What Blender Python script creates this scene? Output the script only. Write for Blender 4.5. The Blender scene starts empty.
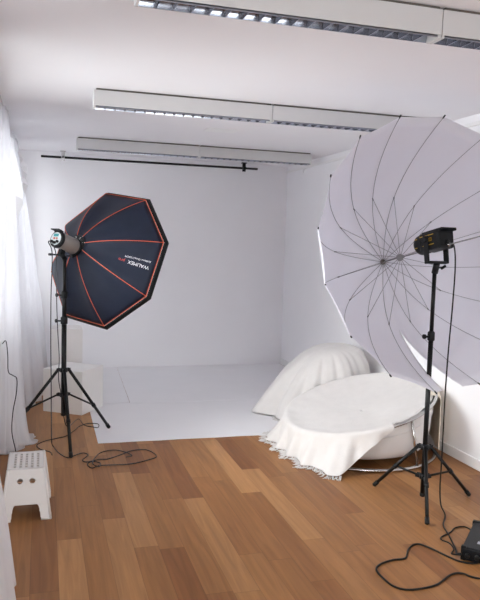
import bpy, bmesh, math, random
from mathutils import Vector, Matrix
random.seed(7)
PI = math.pi
V = Vector
S = bpy.context.scene
COL = S.collection

# ------------------------------------------------------------------ materials
def nd(nt, t, **kw):
    n = nt.nodes.new(t)
    for k, v in kw.items():
        setattr(n, k, v)
    return n

def s2l(c):
    return tuple(((x / 255) / 12.92 if x / 255 <= .04045 else ((x / 255 + .055) / 1.055) ** 2.4) for x in c)

def mat(name, rgb, rough=.5, metal=0., var=.04, vscale=8., bump=0., bscale=200., transl=0., sheen=0., stretch=None, spec=None, through=0.):
    """procedural surface: base colour with slight noise variation, optional bump, optional translucency / sheerness"""
    m = bpy.data.materials.new(name); m.use_nodes = True
    nt = m.node_tree; nt.nodes.clear()
    out = nd(nt, 'ShaderNodeOutputMaterial')
    b = nd(nt, 'ShaderNodeBsdfPrincipled')
    lin = s2l(rgb)
    tc = nd(nt, 'ShaderNodeTexCoord')
    mp = nd(nt, 'ShaderNodeMapping')
    if stretch: mp.inputs['Scale'].default_value = stretch
    nt.links.new(tc.outputs['Object'], mp.inputs['Vector'])
    no = nd(nt, 'ShaderNodeTexNoise'); no.inputs['Scale'].default_value = vscale; no.inputs['Detail'].default_value = 4
    nt.links.new(mp.outputs[0], no.inputs['Vector'])
    cr = nd(nt, 'ShaderNodeValToRGB')
    cr.color_ramp.elements[0].position = .3; cr.color_ramp.elements[1].position = .7
    cr.color_ramp.elements[0].color = tuple(x * (1 - var) for x in lin) + (1,)
    cr.color_ramp.elements[1].color = tuple(min(1, x * (1 + var)) for x in lin) + (1,)
    nt.links.new(no.outputs['Fac'], cr.inputs['Fac'])
    nt.links.new(cr.outputs['Color'], b.inputs['Base Color'])
    b.inputs['Roughness'].default_value = rough; b.inputs['Metallic'].default_value = metal
    if spec is not None: b.inputs['Specular IOR Level'].default_value = spec
    if sheen: b.inputs['Sheen Weight'].default_value = sheen
    bp = None
    if bump:
        n2 = nd(nt, 'ShaderNodeTexNoise'); n2.inputs['Scale'].default_value = bscale; n2.inputs['Detail'].default_value = 3
        nt.links.new(mp.outputs[0], n2.inputs['Vector'])
        bp = nd(nt, 'ShaderNodeBump'); bp.inputs['Strength'].default_value = bump; bp.inputs['Distance'].default_value = .004
        nt.links.new(n2.outputs['Fac'], bp.inputs['Height'])
        nt.links.new(bp.outputs[0], b.inputs['Normal'])
    last = b.outputs[0]
    if transl:
        t = nd(nt, 'ShaderNodeBsdfTranslucent')
        nt.links.new(cr.outputs['Color'], t.inputs['Color'])
        mx = nd(nt, 'ShaderNodeMixShader'); mx.inputs[0].default_value = transl
        nt.links.new(last, mx.inputs[1]); nt.links.new(t.outputs[0], mx.inputs[2]); last = mx.outputs[0]
    if through:
        t = nd(nt, 'ShaderNodeBsdfTransparent')
        mx = nd(nt, 'ShaderNodeMixShader'); mx.inputs[0].default_value = through
        nt.links.new(last, mx.inputs[1]); nt.links.new(t.outputs[0], mx.inputs[2]); last = mx.outputs[0]
    nt.links.new(last, out.inputs['Surface'])
    return m

def wood_floor():
    m = bpy.data.materials.new('oak_planks'); m.use_nodes = True
    nt = m.node_tree; nt.nodes.clear(); L = nt.links.new
    out = nd(nt, 'ShaderNodeOutputMaterial'); b = nd(nt, 'ShaderNodeBsdfPrincipled')
    tc = nd(nt, 'ShaderNodeTexCoord'); sp = nd(nt, 'ShaderNodeSeparateXYZ'); L(tc.outputs['Object'], sp.inputs[0])
    def ma(op, a, c=None):
        n = nd(nt, 'ShaderNodeMath', operation=op)
        for i, v in ((0, a), (1, c)):
            if v is None: continue
            if isinstance(v, (int, float)): n.inputs[i].default_value = v
            else: L(v, n.inputs[i])
        return n.outputs[0]
    W, LEN = .122, 1.1
    cx = ma('DIVIDE', ma('ADD', sp.outputs[0], .045), W)
    ci = ma('FLOOR', cx); fx = ma('FRACT', cx)
    w1 = nd(nt, 'ShaderNodeTexWhiteNoise', noise_dimensions='1D'); L(ma('ADD', ci, 3.37), w1.inputs['W'])
    yy = ma('ADD', ma('DIVIDE', sp.outputs[1], LEN), ma('MULTIPLY', w1.outputs[0], 7.0))
    yi = ma('FLOOR', yy); fy = ma('FRACT', yy)
    cb = nd(nt, 'ShaderNodeCombineXYZ'); L(ci, cb.inputs[0]); L(yi, cb.inputs[1])
    w2 = nd(nt, 'ShaderNodeTexWhiteNoise', noise_dimensions='3D'); L(cb.outputs[0], w2.inputs['Vector'])
    ramp = nd(nt, 'ShaderNodeValToRGB'); e = ramp.color_ramp
    cols = [(0, (122, 77, 42)), (.2, (134, 89, 51)), (.5, (144, 99, 58)), (.78, (150, 105, 63)), (1, (166, 121, 78))]
    e.elements[0].position = 0; e.elements[0].color = s2l(cols[0][1]) + (1,)
    e.elements[1].position = 1; e.elements[1].color = s2l(cols[-1][1]) + (1,)
    for p, c in cols[1:-1]:
        q = e.elements.new(p); q.color = s2l(c) + (1,)
    L(w2.outputs[0], ramp.inputs[0])
    # grain, shifted per plank
    gv = nd(nt, 'ShaderNodeCombineXYZ')
    L(ma('ADD', ma('MULTIPLY', sp.outputs[0], 26.), ma('MULTIPLY', w2.outputs[0], 50.)), gv.inputs[0])
    L(ma('ADD', ma('MULTIPLY', sp.outputs[1], 1.6), ma('MULTIPLY', w1.outputs[0], 30.)), gv.inputs[1])
    g = nd(nt, 'ShaderNodeTexNoise'); g.inputs['Scale'].default_value = 1.; g.inputs['Detail'].default_value = 6; g.inputs['Distortion'].default_value = 1.2
    L(gv.outputs[0], g.inputs['Vector'])
    gr = nd(nt, 'ShaderNodeMapRange'); gr.inputs[1].default_value = .3; gr.inputs[2].default_value = .7; gr.inputs[3].default_value = .80; gr.inputs[4].default_value = 1.14
    L(g.outputs[0], gr.inputs[0])
    # seams
    ex = ma('MINIMUM', fx, ma('SUBTRACT', 1., fx)); ey = ma('MINIMUM', fy, ma('SUBTRACT', 1., fy))
    sx = ma('GREATER_THAN', ex, .010); sy = ma('GREATER_THAN', ey, .0016)
    seam = ma('MULTIPLY', sx, sy)
    sm = nd(nt, 'ShaderNodeMapRange'); sm.inputs[3].default_value = .72; sm.inputs[4].default_value = 1.; L(seam, sm.inputs[0])
    f = ma('MULTIPLY', gr.outputs[0], sm.outputs[0])
    mx = nd(nt, 'ShaderNodeMix', data_type='RGBA', blend_type='MULTIPLY'); mx.inputs[0].default_value = 1
    L(ramp.outputs[0], mx.inputs[6])
    cc = nd(nt, 'ShaderNodeCombineColor'); [L(f, cc.inputs[i]) for i in range(3)]
    L(cc.outputs[0], mx.inputs[7]); L(mx.outputs[2], b.inputs['Base Color'])
    b.inputs['Roughness'].default_value = .45; b.inputs['Specular IOR Level'].default_value = .25
    bp = nd(nt, 'ShaderNodeBump'); bp.inputs['Strength'].default_value = .08; bp.inputs['Distance'].default_value = .002
    L(f, bp.inputs['Height']); L(bp.outputs[0], b.inputs['Normal'])
    L(b.outputs[0], out.inputs[0])
    return m

def glass_mat():
    m = bpy.data.materials.new('pane_glass'); m.use_nodes = True
    nt = m.node_tree; nt.nodes.clear()
    out = nd(nt, 'ShaderNodeOutputMaterial'); t = nd(nt, 'ShaderNodeBsdfTransparent'); g = nd(nt, 'ShaderNodeBsdfGlossy')
    t.inputs[0].default_value = (.95, .97, .97, 1); g.inputs['Roughness'].default_value = .02
    lw = nd(nt, 'ShaderNodeFresnel'); lw.inputs[0].default_value = 1.4
    mx = nd(nt, 'ShaderNodeMixShader'); nt.links.new(lw.outputs[0], mx.inputs[0])
    nt.links.new(t.outputs[0], mx.inputs[1]); nt.links.new(g.outputs[0], mx.inputs[2]); nt.links.new(mx.outputs[0], out.inputs[0])
    return m

M = dict(
    wall=mat('white_wall_paint', (238, 237, 239), .85, var=.012, vscale=2.2, bump=.06, bscale=160),
    ceiling=mat('white_ceiling_paint', (232, 230, 233), .9, var=.01, vscale=1.5),
    trim=mat('white_trim_paint', (232, 231, 231), .5, var=.01),
    floor=wood_floor(), glass=glass_mat(),
    vinyl=mat('white_vinyl', (232, 231, 233), .55, var=.012, vscale=3, spec=.3),
    housing=mat('enamelled_steel', (200, 199, 199), .4, var=.01),
    alu=mat('bright_aluminium', (160, 164, 174), .14, 1., var=.03, vscale=30),
    tube=mat('tube_glass', (240, 240, 240), .3),
    shade_hub_grey=mat('gap_shade_hub_steel', (95, 88, 82), .6),  # shade of the gap above the fittings set as colour; also the umbrella hub
    black=mat('black_metal', (11, 11, 12), .42, var=.1, spec=.3),
    black_pl=mat('black_plastic', (15, 16, 19), .5, var=.1, bump=.1, bscale=400, spec=.3),
    cord=mat('black_rubber', (15, 14, 14), .5, spec=.3),
    cordgrey=mat('grey_cable', (52, 52, 56), .25, var=.05),
    chrome=mat('chrome', (196, 194, 192), .22, 1., var=.03),
    rib=mat('grey_steel_wire', (134, 133, 135), .4, .3),
    navy=mat('navy_nylon', (24, 31, 48), .6, var=.14, vscale=7, bump=.6, bscale=9, spec=.3),
    navy_dk=mat('black_nylon', (10, 11, 15), .6, var=.1, spec=.25),
    orange=mat('orange_piping', (204, 90, 54), .6, var=.08),
    diff=mat('white_diffuser', (238, 238, 240), .8, transl=.4),
    umb=mat('white_umbrella_nylon', (231, 230, 237), .62, var=.012, vscale=4, transl=.28),
    silver=mat('silver_grey_shell', (148, 142, 138), .42, .35, var=.05),
    panelw=mat('white_panel', (206, 214, 218), .4), teal=mat('teal_screen', (38, 140, 146), .3), red=mat('red_button', (190, 84, 54), .4),
    yellow=mat('yellow_print', (214, 172, 58), .5), white_pr=mat('white_print', (232, 234, 238), .6), red_pr=mat('red_print', (190, 66, 58), .6),
    dark_pr=mat('dark_print', (44, 42, 44), .6),
    stool=mat('white_plastic', (226, 223, 220), .38, var=.01),
    plinth=mat('white_painted_board', (228, 225, 222), .7, var=.02, vscale=6),
    sheer=mat('sheer_voile', (246, 246, 248), .8, var=.012, vscale=40, stretch=(1, 1, .15), transl=.55, through=.22),
    cotton=mat('white_cotton_sheet', (244, 243, 244), .85, var=.02, vscale=10, transl=.04),
    throw=mat('offwhite_woven_cotton', (214, 210, 207), .92, var=.025, vscale=14, bump=.35, bscale=90, sheen=.15),
    cream=mat('cream_woven_cotton', (218, 208, 190), .92, var=.03, vscale=14, bump=.3, bscale=90),
    basket=mat('white_canvas', (220, 218, 217), .8, var=.02, bump=.1, bscale=120),
    grey_label=mat('grey_label', (150, 152, 158), .4),
)

# ------------------------------------------------------------------ object helpers
def tag(o, label=None, cat=None, group=None, kind=None):
    if label: o['label'] = label
    if cat: o['category'] = cat
    if group: o['group'] = group
    if kind: o['kind'] = kind
    return o

def empty(name, loc, label, cat, group=None):
    o = bpy.data.objects.new(name, None); COL.objects.link(o); o.location = loc; o.empty_display_size = .05
    return tag(o, label, cat, group)

def link(name, bm, m, parent=None, smooth=False, label=None):
    bmesh.ops.recalc_face_normals(bm, faces=bm.faces)
    me = bpy.data.meshes.new(name); bm.to_mesh(me); bm.free()
    if smooth:
        for p in me.polygons: p.use_smooth = True
    for x in (m if isinstance(m, (list, tuple)) else [m]): me.materials.append(x)
    o = bpy.data.objects.new(name, me); COL.objects.link(o)
    if parent:
        o.parent = parent
        # geometry is authored in world coordinates; undo the chain of parent locations (no rotations are used)
        off = V((0, 0, 0)); q = parent
        while q: off += V(q.location); q = q.parent
        me.transform(Matrix.Translation(-off))
    if label: o['label'] = label
    return o

def root_at(o, loc):
    """give a single-mesh thing its origin at loc"""
    o.data.transform(Matrix.Translation(-V(loc))); o.location = loc
    return o

def NB(): return bmesh.new()

def box(bm, x0, x1, y0, y1, z0, z1, bev=0, xf=None, mi=0):
    t = NB(); bmesh.ops.create_cube(t, size=1)
    for v in t.verts: v.co = V(((x0 + x1) / 2 + v.co.x * (x1 - x0), (y0 + y1) / 2 + v.co.y * (y1 - y0), (z0 + z1) / 2 + v.co.z * (z1 - z0)))
    if bev: bmesh.ops.bevel(t, geom=t.edges[:], offset=bev, segments=2, affect='EDGES', profile=.5)
    if xf: bmesh.ops.transform(t, matrix=xf, verts=t.verts)
    merge(bm, t, mi); return bm

def merge(bm, t, mi=0):
    mp = {}
    for v in t.verts: mp[v] = bm.verts.new(v.co)
    for f in t.faces:
        try:
            g = bm.faces.new([mp[v] for v in f.verts]); g.material_index = mi; g.smooth = f.smooth
        except ValueError: pass
    t.free()

def frame_of(d):
    d = V(d).normalized()
    u = d.cross(V((0, 0, 1)))
    if u.length < 1e-4: u = d.cross(V((0, 1, 0)))
    u.normalize(); return d, u, d.cross(u)

def tube(bm, pts, r, n=8, closed=False, cap=True, mi=0):
    """sweep a circle along a polyline (radius may be a list)"""
    pts = [V(p) for p in pts]; N = len(pts)
    rr = r if isinstance(r, (list, tuple)) else [r] * N
    rings = []; u = None
    for i, p in enumerate(pts):
        a = pts[(i - 1) % N] if (closed or i > 0) else p
        b = pts[(i + 1) % N] if (closed or i < N - 1) else p
        d = (b - a)
        if d.length < 1e-9: d = V((0, 0, 1))
        d.normalize()
        if u is None: _, u, _ = frame_of(d)
        u = (u - d * u.dot(d))
        if u.length < 1e-5: _, u, _ = frame_of(d)
        u.normalize(); w = d.cross(u)
        rings.append([bm.verts.new(p + rr[i] * (math.cos(2 * PI * k / n) * u + math.sin(2 * PI * k / n) * w)) for k in range(n)])
    for i in range(N if closed else N - 1):
        A, B = rings[i], rings[(i + 1) % N]
        for k in range(n):
            f = bm.faces.new((A[k], A[(k + 1) % n], B[(k + 1) % n], B[k])); f.material_index = mi; f.smooth = True
    if cap and not closed:
        for q in (rings[0], rings[-1]):
            f = bm.faces.new(q); f.material_index = mi
    return bm

def cyl(bm, a, b, r, n=16, r2=None, mi=0): return tube(bm, [a, b], [r, r if r2 is None else r2], n, mi=mi)

def lathe(bm, base, axis, prof, n=24, mi=0):
    """prof: list of (radius, height along axis)"""
    d, u, w = frame_of(axis); base = V(base); rings = []
    for r, h in prof:
        rings.append([bm.verts.new(base + d * h + max(r, 1e-4) * (math.cos(2 * PI * k / n) * u + math.sin(2 * PI * k / n) * w)) for k in range(n)])
    for A, B in zip(rings, rings[1:]):
        for k in range(n):
            f = bm.faces.new((A[k], A[(k + 1) % n], B[(k + 1) % n], B[k])); f.material_index = mi; f.smooth = True
    for q in (rings[0], rings[-1]): bm.faces.new(q).material_index = mi
    return bm

def catmull(P, m=8, closed=False):
    P = [V(p) for p in P]; N = len(P); out = []
    g = (lambda i: P[i % N]) if closed else (lambda i: P[max(0, min(N - 1, i))])
    for i in range(N if closed else N - 1):
        p0, p1, p2, p3 = g(i - 1), g(i), g(i + 1), g(i + 2)
        for k in range(m):
            t = k / m
            out.append(.5 * ((2 * p1) + (p2 - p0) * t + (2 * p0 - 5 * p1 + 4 * p2 - p3) * t * t + (3 * p1 - p0 - 3 * p2 + p3) * t ** 3))
    if not closed: out.append(P[-1])
    return out

def grid(bm, rows, closed=False, skip=None, mi=0):
    vs = [[bm.verts.new(p) for p in r] for r in rows]
    for i in range(len(vs) - 1):
        n = len(vs[i])
        for j in range(n if closed else n - 1):
            if skip and skip(i, j): continue
            f = bm.faces.new((vs[i][j], vs[i][(j + 1) % n], vs[i + 1][(j + 1) % n], vs[i + 1][j])); f.material_index = mi; f.smooth = True
    return vs

def thicken(o, t, off=0.):
    md = o.modifiers.new('thickness', 'SOLIDIFY'); md.thickness = t; md.offset = off; return o

def subd(o, n=1):
    md = o.modifiers.new('smooth', 'SUBSURF'); md.levels = n; md.render_levels = n; return o

def text_mesh(body, size):
    cu = bpy.data.curves.new('lettering', 'FONT'); cu.body = body; cu.size = size; cu.resolution_u = 2
    o = bpy.data.objects.new('lettering', cu); COL.objects.link(o)
    dg = bpy.context.evaluated_depsgraph_get(); dg.update()
    me = bpy.data.meshes.new_from_object(o.evaluated_get(dg))
    bpy.data.objects.remove(o); bpy.data.curves.remove(cu)
    bm = NB(); bm.from_mesh(me); bpy.data.meshes.remove(me)
    return bm

def struct(name, bm, m, parent=None, smooth=False):
    o = link(name, bm, m, parent, smooth)
    if not parent: o['kind'] = 'structure'
    return o

# ------------------------------------------------------------------ room shell
XL, XR, YB, YR, H = -.42, 2.908, 7.937, -2.0, 2.465
struct('floor', box(NB(), XL - .2, XR + .2, YR - .2, YB + .2, -.1, 0), M['floor'])
struct('ceiling', box(NB(), XL - .2, XR + .2, YR - .2, YB + .2, H, H + .15), M['ceiling'])
struct('wall_back', box(NB(), XL - .2, XR + .2, YB, YB + .2, 0, H), M['wall'])
struct('wall_right', box(NB(), XR, XR + .2, YR, YB, 0, H), M['wall'])
WIN = [(1.75, 2.95), (3.4, 4.7), (4.95, 6.2), (6.4, 7.65)]
ZS, ZT = .80, 2.30
bm = NB(); ys = [YR] + [y for w in WIN for y in w] + [YB]
for i in range(0, len(ys), 2): box(bm, XL - .2, XL, ys[i], ys[i + 1], 0, H)
for a, b in WIN:
    box(bm, XL - .2, XL, a, b, 0, ZS); box(bm, XL - .2, XL, a, b, ZT, H)
struct('wall_left', bm, M['wall'])
RW = [(.1, 1.05), (1.55, 2.5)]                 # unseen windows added behind the viewer to light the room from the front
bm = NB(); xs = [XL] + [x for w in RW for x in w] + [XR]
for i in range(0, len(xs), 2): box(bm, xs[i], xs[i + 1], YR - .2, YR, 0, H)
for a, b in RW:
    box(bm, a, b, YR - .2, YR, 0, ZS); box(bm, a, b, YR - .2, YR, ZT, H)
struct('wall_rear', bm, M['wall'])
def window(i, a, b, side):
    """frame + glass in a wall opening; p(d, t) maps (depth outward, along the wall) to x, y"""
    f = .05; mid = (a + b) / 2
    def bx(bm, d0, d1, t0, t1, z0, z1, bev=0):
        if side == 'left': box(bm, XL - d1, XL - d0, t0, t1, z0, z1, bev)
        else: box(bm, t0, t1, YR - d1, YR - d0, z0, z1, bev)
    bm = NB()
    for t0, t1 in ((a, a + f), (b - f, b), (mid - f / 2, mid + f / 2)): bx(bm, .08, .14, t0, t1, ZS, ZT, .004)
    for z0, z1 in ((ZS, ZS + f), (ZT - f, ZT)): bx(bm, .08, .14, a + f, b - f, z0, z1, .004)
    w = struct('window_%d' % i, bm, M['trim'])
    bm = NB(); bx(bm, .107, .113, a + .03, b - .03, ZS + .03, ZT - .03); link('pane', bm, M['glass'], w)
    lp = bpy.data.lights.new('daylight', 'AREA'); lp.shape = 'RECTANGLE'; lp.cycles.is_portal = True
    lo = bpy.data.objects.new('daylight_opening', lp); COL.objects.link(lo)
    if side == 'left':
        lp.size = ZT - ZS; lp.size_y = b - a; lo.location = (XL - .19, mid, (ZS + ZT) / 2); lo.rotation_euler = (0, -PI / 2, 0)
    else:
        lp.size = b - a; lp.size_y = ZT - ZS; lo.location = (mid, YR - .19, (ZS + ZT) / 2); lo.rotation_euler = (PI / 2, 0, 0)
for i, (a, b) in enumerate(WIN): window(i + 1, a, b, 'left')
for i, (a, b) in enumerate(RW): window(len(WIN) + i + 1, a, b, 'rear')
struct('trim_1', box(NB(), XL - .06, -.275, YR + .02, 5.02, .735, .775, .006), M['trim'])           # window sill
struct('baseboard_right', box(NB(), XR - .014, XR, YR, YB - .004, 0, .075, .004), M['trim'])
struct('trim_2', box(NB(), XR - .018, XR, 3.0, YB - .01, 2.385, 2.41, .003), M['trim'])                # cable trunking
struct('trim_3', box(NB(), -.335, -.275, YR + .02, 7.9, 2.435, H, .003), M['housing'])               # curtain track

# ------------------------------------------------------------------ fluorescent fittings
def fitting(x0, x1, y0, label):
    W, zb, zl, zt = .095, 2.356, 2.347, 2.452
    t = empty('light_fixture', ((x0 + x1) / 2, y0 + W / 2, H), label, 'ceiling light', 'louvred strip lights on the ceiling')
    bm = NB()
    box(bm, x0, x1, y0, y0 + .004, zb, zt); box(bm, x0, x1, y0 + W - .004, y0 + W, zb, zt); box(bm, x0, x1, y0 + .004, y0 + W - .004, zt - .004, zt)
    link('housing', bm, M['housing'], t)
    link('shadow_gap_strip', box(NB(), x0 + .015, x1 - .006, y0 + .012, y0 + W - .012, zt, H), M['shade_hub_grey'], t)  # inset strip, its dark tone painting the shade between housing and ceiling
    for xa in (x0, x1 - .012): link('end_cap', box(NB(), xa, xa + .012, y0 + .004, y0 + W - .004, zl - .002, zt - .004, .001), M['housing'], t)
    bm = NB(); n = 18
    for s in (0, 1):                                   # two curved reflector sides
        rows = []
        for k in range(6):
            q = k / 5; yy = .006 + .022 * (q ** 1.7)
            y = y0 + yy if s == 0 else y0 + W - yy
            rows.append([(x0 + .013, y, zl + q * .05), (x1 - .013, y, zl + q * .05)])
        grid(bm, rows)
    for k in range(1, n):
        x = x0 + .012 + (x1 - x0 - .024) * k / n
        for dx0, dx1 in ((-.0045, -.0008), (.0008, .0045)):
            vs = [bm.verts.new(p) for p in ((x + dx0 * .3, y0 + .008, zl), (x + dx0 * .3, y0 + W - .008, zl), (x + dx0, y0 + W - .02, zl + .035), (x + dx0, y0 + .02, zl + .035))]
            bm.faces.new(vs)
        box(bm, x - .0016, x + .0016, y0 + .007, y0 + W - .007, zl - .001, zl + .002)
    link('louvre', bm, M['alu'], t)
    link('fluorescent_tube', cyl(NB(), (x0 + .014, y0 + W / 2, 2.418), (x1 - .014, y0 + W / 2, 2.418), .013, 12), M['tube'], t)
for row, y0 in (('row nearest the viewer', 2.385), ('middle row', 4.415), ('far row by the black rod', 6.615)):
    for side, a, b in (('left', .308, 1.492), ('right', 1.496, 2.68)):
        fitting(a, b, y0, '%s unit of the louvred strip lights in the %s' % (side, row))

# ceiling plate
o = link('ceiling_plate', box(NB(), 1.32, 1.59, 5.56, 5.74, H - .004, H, .001), M['trim'])
tag(o, 'flat white cover plate flush on the ceiling between two light rows', 'cover plate')

# black backdrop rod
t = empty('backdrop_rail', (1.228, 7.8, 2.396), 'thin black rod hung under the ceiling along the back wall', 'rod')
link('rod', cyl(NB(), (-.017, 7.8, 2.394), (2.473, 7.8, 2.399), .013, 12), M['black'], t)
for i, x in enumerate((.216, 2.304)):
    bm = NB(); box(bm, x - .018, x + .018, 7.785, 7.815, 2.36, H, .002)
    box(bm, x - .03, x + .03, 7.77, 7.83, 2.455, H, .002)
    br = link('bracket', bm, M['chrome'] if i == 0 else M['black'], t)
    link('clamp_screw', cyl(NB(), (x, 7.79, 2.366 + .03), (x, 7.755, 2.366 + .03), .011 if i == 0 else .02, 10), M['black'], br)
bm = NB(); tube(bm, [(2.9075, 7.33, 2.385), (2.885, 7.33, 2.383), (2.88, 7.33, 2.36), (2.882, 7.33, 2.335)], .006, 8)
tag(link('wall_hook', bm, M['trim']), 'small white hook under the trunking high on the right wall', 'hook')

# ------------------------------------------------------------------ white floor sheets
def sheet(poly, z, label):
    bm = NB(); top = [bm.verts.new((x, y, z)) for x, y in poly]; bot = [bm.verts.new((x, y, z - .0025)) for x, y in poly]
    bm.faces.new(top); bm.faces.new(bot[::-1]); n = len(poly)
    for i in range(n): bm.faces.new((top[i], top[(i + 1) % n], bot[(i + 1) % n], bot[i]))
    tag(link('floor_sheet', bm, M['vinyl']), label, 'floor sheet', 'white vinyl sheets laid in front of the back wall')
front = [(.405 + 2.45 * k / 16, 4.985 - .02 * k / 16 + random.uniform(-.006, .006)) for k in range(17)]
sheet(front + [(2.86, 6.19), (.41, 6.19)], .0028, 'front white vinyl floor sheet whose edge meets the wood planks')
sheet([(.79, 6.16), (2.885, 6.13), (2.885, 7.93), (.855, 7.93)], .0045, 'large rear white vinyl floor sheet reaching the right back corner')
sheet([(.36, 6.192), (.7885, 6.2), (.8535, 7.93), (-.1, 7.93), (-.1, 7.1), (.3, 7.1)], .0028, 'narrow rear white vinyl floor sheet behind the white cube')

# ------------------------------------------------------------------ white cubes
def plinth(corner, e1, e2, h, label):
    c = V(corner + (0,)); a, b = V(e1 + (0,)), V(e2 + (0,)); bm = NB()
    lo = [c, c + a, c + a + b, c + b]; vb = [bm.verts.new(p + V((0, 0, .0002))) for p in lo]; vt = [bm.verts.new(p + V((0, 0, h))) for p in lo]
    bm.faces.new(vb[::-1]); bm.faces.new(vt)
    for i in range(4): bm.faces.new((vb[i], vb[(i + 1) % 4], vt[(i + 1) % 4], vt[i]))
    bmesh.ops.bevel(bm, geom=bm.edges[:], offset=.003, segments=2, affect='EDGES')
    o = link('display_cube', bm, M['plinth']); root_at(o, tuple(c + (a + b) / 2))
    tag(o, label, 'cube', 'white display cubes by the window')
plinth((.334, 5.812), (-.321, .210), (.203, .304), .378, 'white display cube standing behind the tripod of the black softbox')
plinth((.085, 6.72), (.30, .0), (.0, .32), .625, 'taller white display cube further back, rising behind the other cube')

# ------------------------------------------------------------------ curtains
def drape(rows, nu=60, mv=6, folds=0., nf=9, seed=0, amp=None):
    """rows: list (top to bottom) of control polylines with equal point counts; returns a cloth grid with folds"""
    R_ = [catmull(r, max(2, nu // (len(r) - 1))) for r in rows]
    n = len(R_[0]); cols = [catmull([R_[i][j] for i in range(len(R_))], mv) for j in range(n)]
    m = len(cols[0]); rnd = random.Random(seed); ph = [rnd.uniform(0, 6.28) for _ in range(4)]
    out = []
    for i in range(m):
        row = []
        for j in range(n):
            a = cols[max(0, j - 1)][i]; b = cols[min(n - 1, j + 1)][i]
            d = (b - a); nn = V((d.y, -d.x, 0)); nn = nn.normalized() if nn.length > 1e-6 else V((1, 0, 0))
            u = j / (n - 1); v = i / (m - 1)
            w = math.sin(nf * 2 * PI * u + ph[0] + 1.2 * math.sin(2.1 * PI * u + ph[1]) + .8 * v) + .4 * math.sin(nf * 4.3 * PI * u + ph[2] - v)
            k = folds * (amp(v) if amp else 1)
            q = cols[j][i] + nn * w * k
            q.z = max(q.z, .004)
            row.append(q)
        out.append(row)
    return out

def curtain(rows, mt, label, grp='sheer white curtains along the window wall', **kw):
    bm = NB(); grid(bm, drape(rows, **kw))
    o = link('curtain', bm, M[mt]); thicken(o, .0012)
    return tag(o, label, 'curtain', grp)

# long straight sheer in front of the far windows
curtain([[(-.315, y, 2.436) for y in (5.02, 5.6, 6.4, 7.2, 7.62)], [(-.32, y, 1.6) for y in (5.02, 5.6, 6.4, 7.2, 7.62)], [(-.335, y, .8) for y in (5.05, 5.7, 6.4, 7.2, 7.62)], [(-.345, y, .02) for y in (5.3, 5.9, 6.5, 7.2, 7.6)]],
        'sheer', 'long sheer white curtain hanging flat against the window behind the bunched folds', folds=.018, nf=15, nu=160, seed=3)
# bunched near fall that spreads on the floor
curtain([[(-.30, 5.02, 2.436), (-.27, 5.12, 2.436), (-.255, 5.35, 2.436), (-.26, 5.7, 2.436), (-.28, 5.95, 2.436)],
         [(-.30, 5.05, 1.7), (-.225, 5.14, 1.7), (-.20, 5.35, 1.7), (-.24, 5.6, 1.7), (-.285, 5.8, 1.7)],
         [(-.30, 5.04, 1.05), (-.225, 5.12, 1.05), (-.175, 5.3, 1.05), (-.22, 5.45, 1.05), (-.29, 5.7, 1.05)],
         [(-.285, 5.0, .6), (-.23, 5.06, .6), (-.155, 5.19, .6), (-.2, 5.35, .6), (-.29, 5.6, .6)],
         [(-.29, 4.92, .22), (-.22, 4.98, .22), (-.125, 5.13, .22), (-.19, 5.27, .22), (-.29, 5.5, .22)],
         [(-.30, 4.86, .012), (-.21, 4.93, .012), (-.085, 5.1, .012), (-.17, 5.2, .012), (-.29, 5.35, .012)],
         [(-.29, 4.80, .018), (-.17, 4.86, .02), (-.03, 5.1, .014), (-.10, 5.28, .018), (-.28, 5.4, .012)]],
        'sheer', 'bunched white curtain fall trailing onto the floor left of the softbox tripod', folds=.02, nf=5, nu=96, seed=5, amp=lambda v: .35 + .65 * min(1, v * 1.3))
# far fall, flared out towards the cubes
curtain([[(-.30, 6.15, 2.436), (-.27, 6.4, 2.436), (-.25, 6.7, 2.436), (-.24, 7.0, 2.436), (-.27, 7.2, 2.436)],
         [(-.30, 6.15, 1.9), (-.22, 6.4, 1.9), (-.2, 6.7, 1.9), (-.165, 7.0, 1.9), (-.24, 7.2, 1.9)],
         [(-.30, 6.12, 1.28), (-.19, 6.35, 1.28), (-.13, 6.7, 1.28), (-.075, 7.0, 1.28), (-.2, 7.25, 1.28)],
         [(-.30, 6.1, .78), (-.16, 6.3, .78), (-.09, 6.65, .78), (-.01, 7.0, .78), (-.17, 7.3, .78)],
         [(-.30, 6.1, .22), (-.12, 6.2, .22), (-.02, 6.55, .22), (.035, 6.95, .22), (-.15, 7.35, .22)],
         [(-.30, 6.08, .01), (-.10, 6.14, .01), (.0, 6.5, .01), (.045, 6.95, .01), (-.15, 7.4, .01)]],
        'sheer', 'flared white curtain fall nearest the back wall, beside the cubes', folds=.02, nf=6, nu=96, seed=11, amp=lambda v: .4 + .6 * v)
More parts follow.
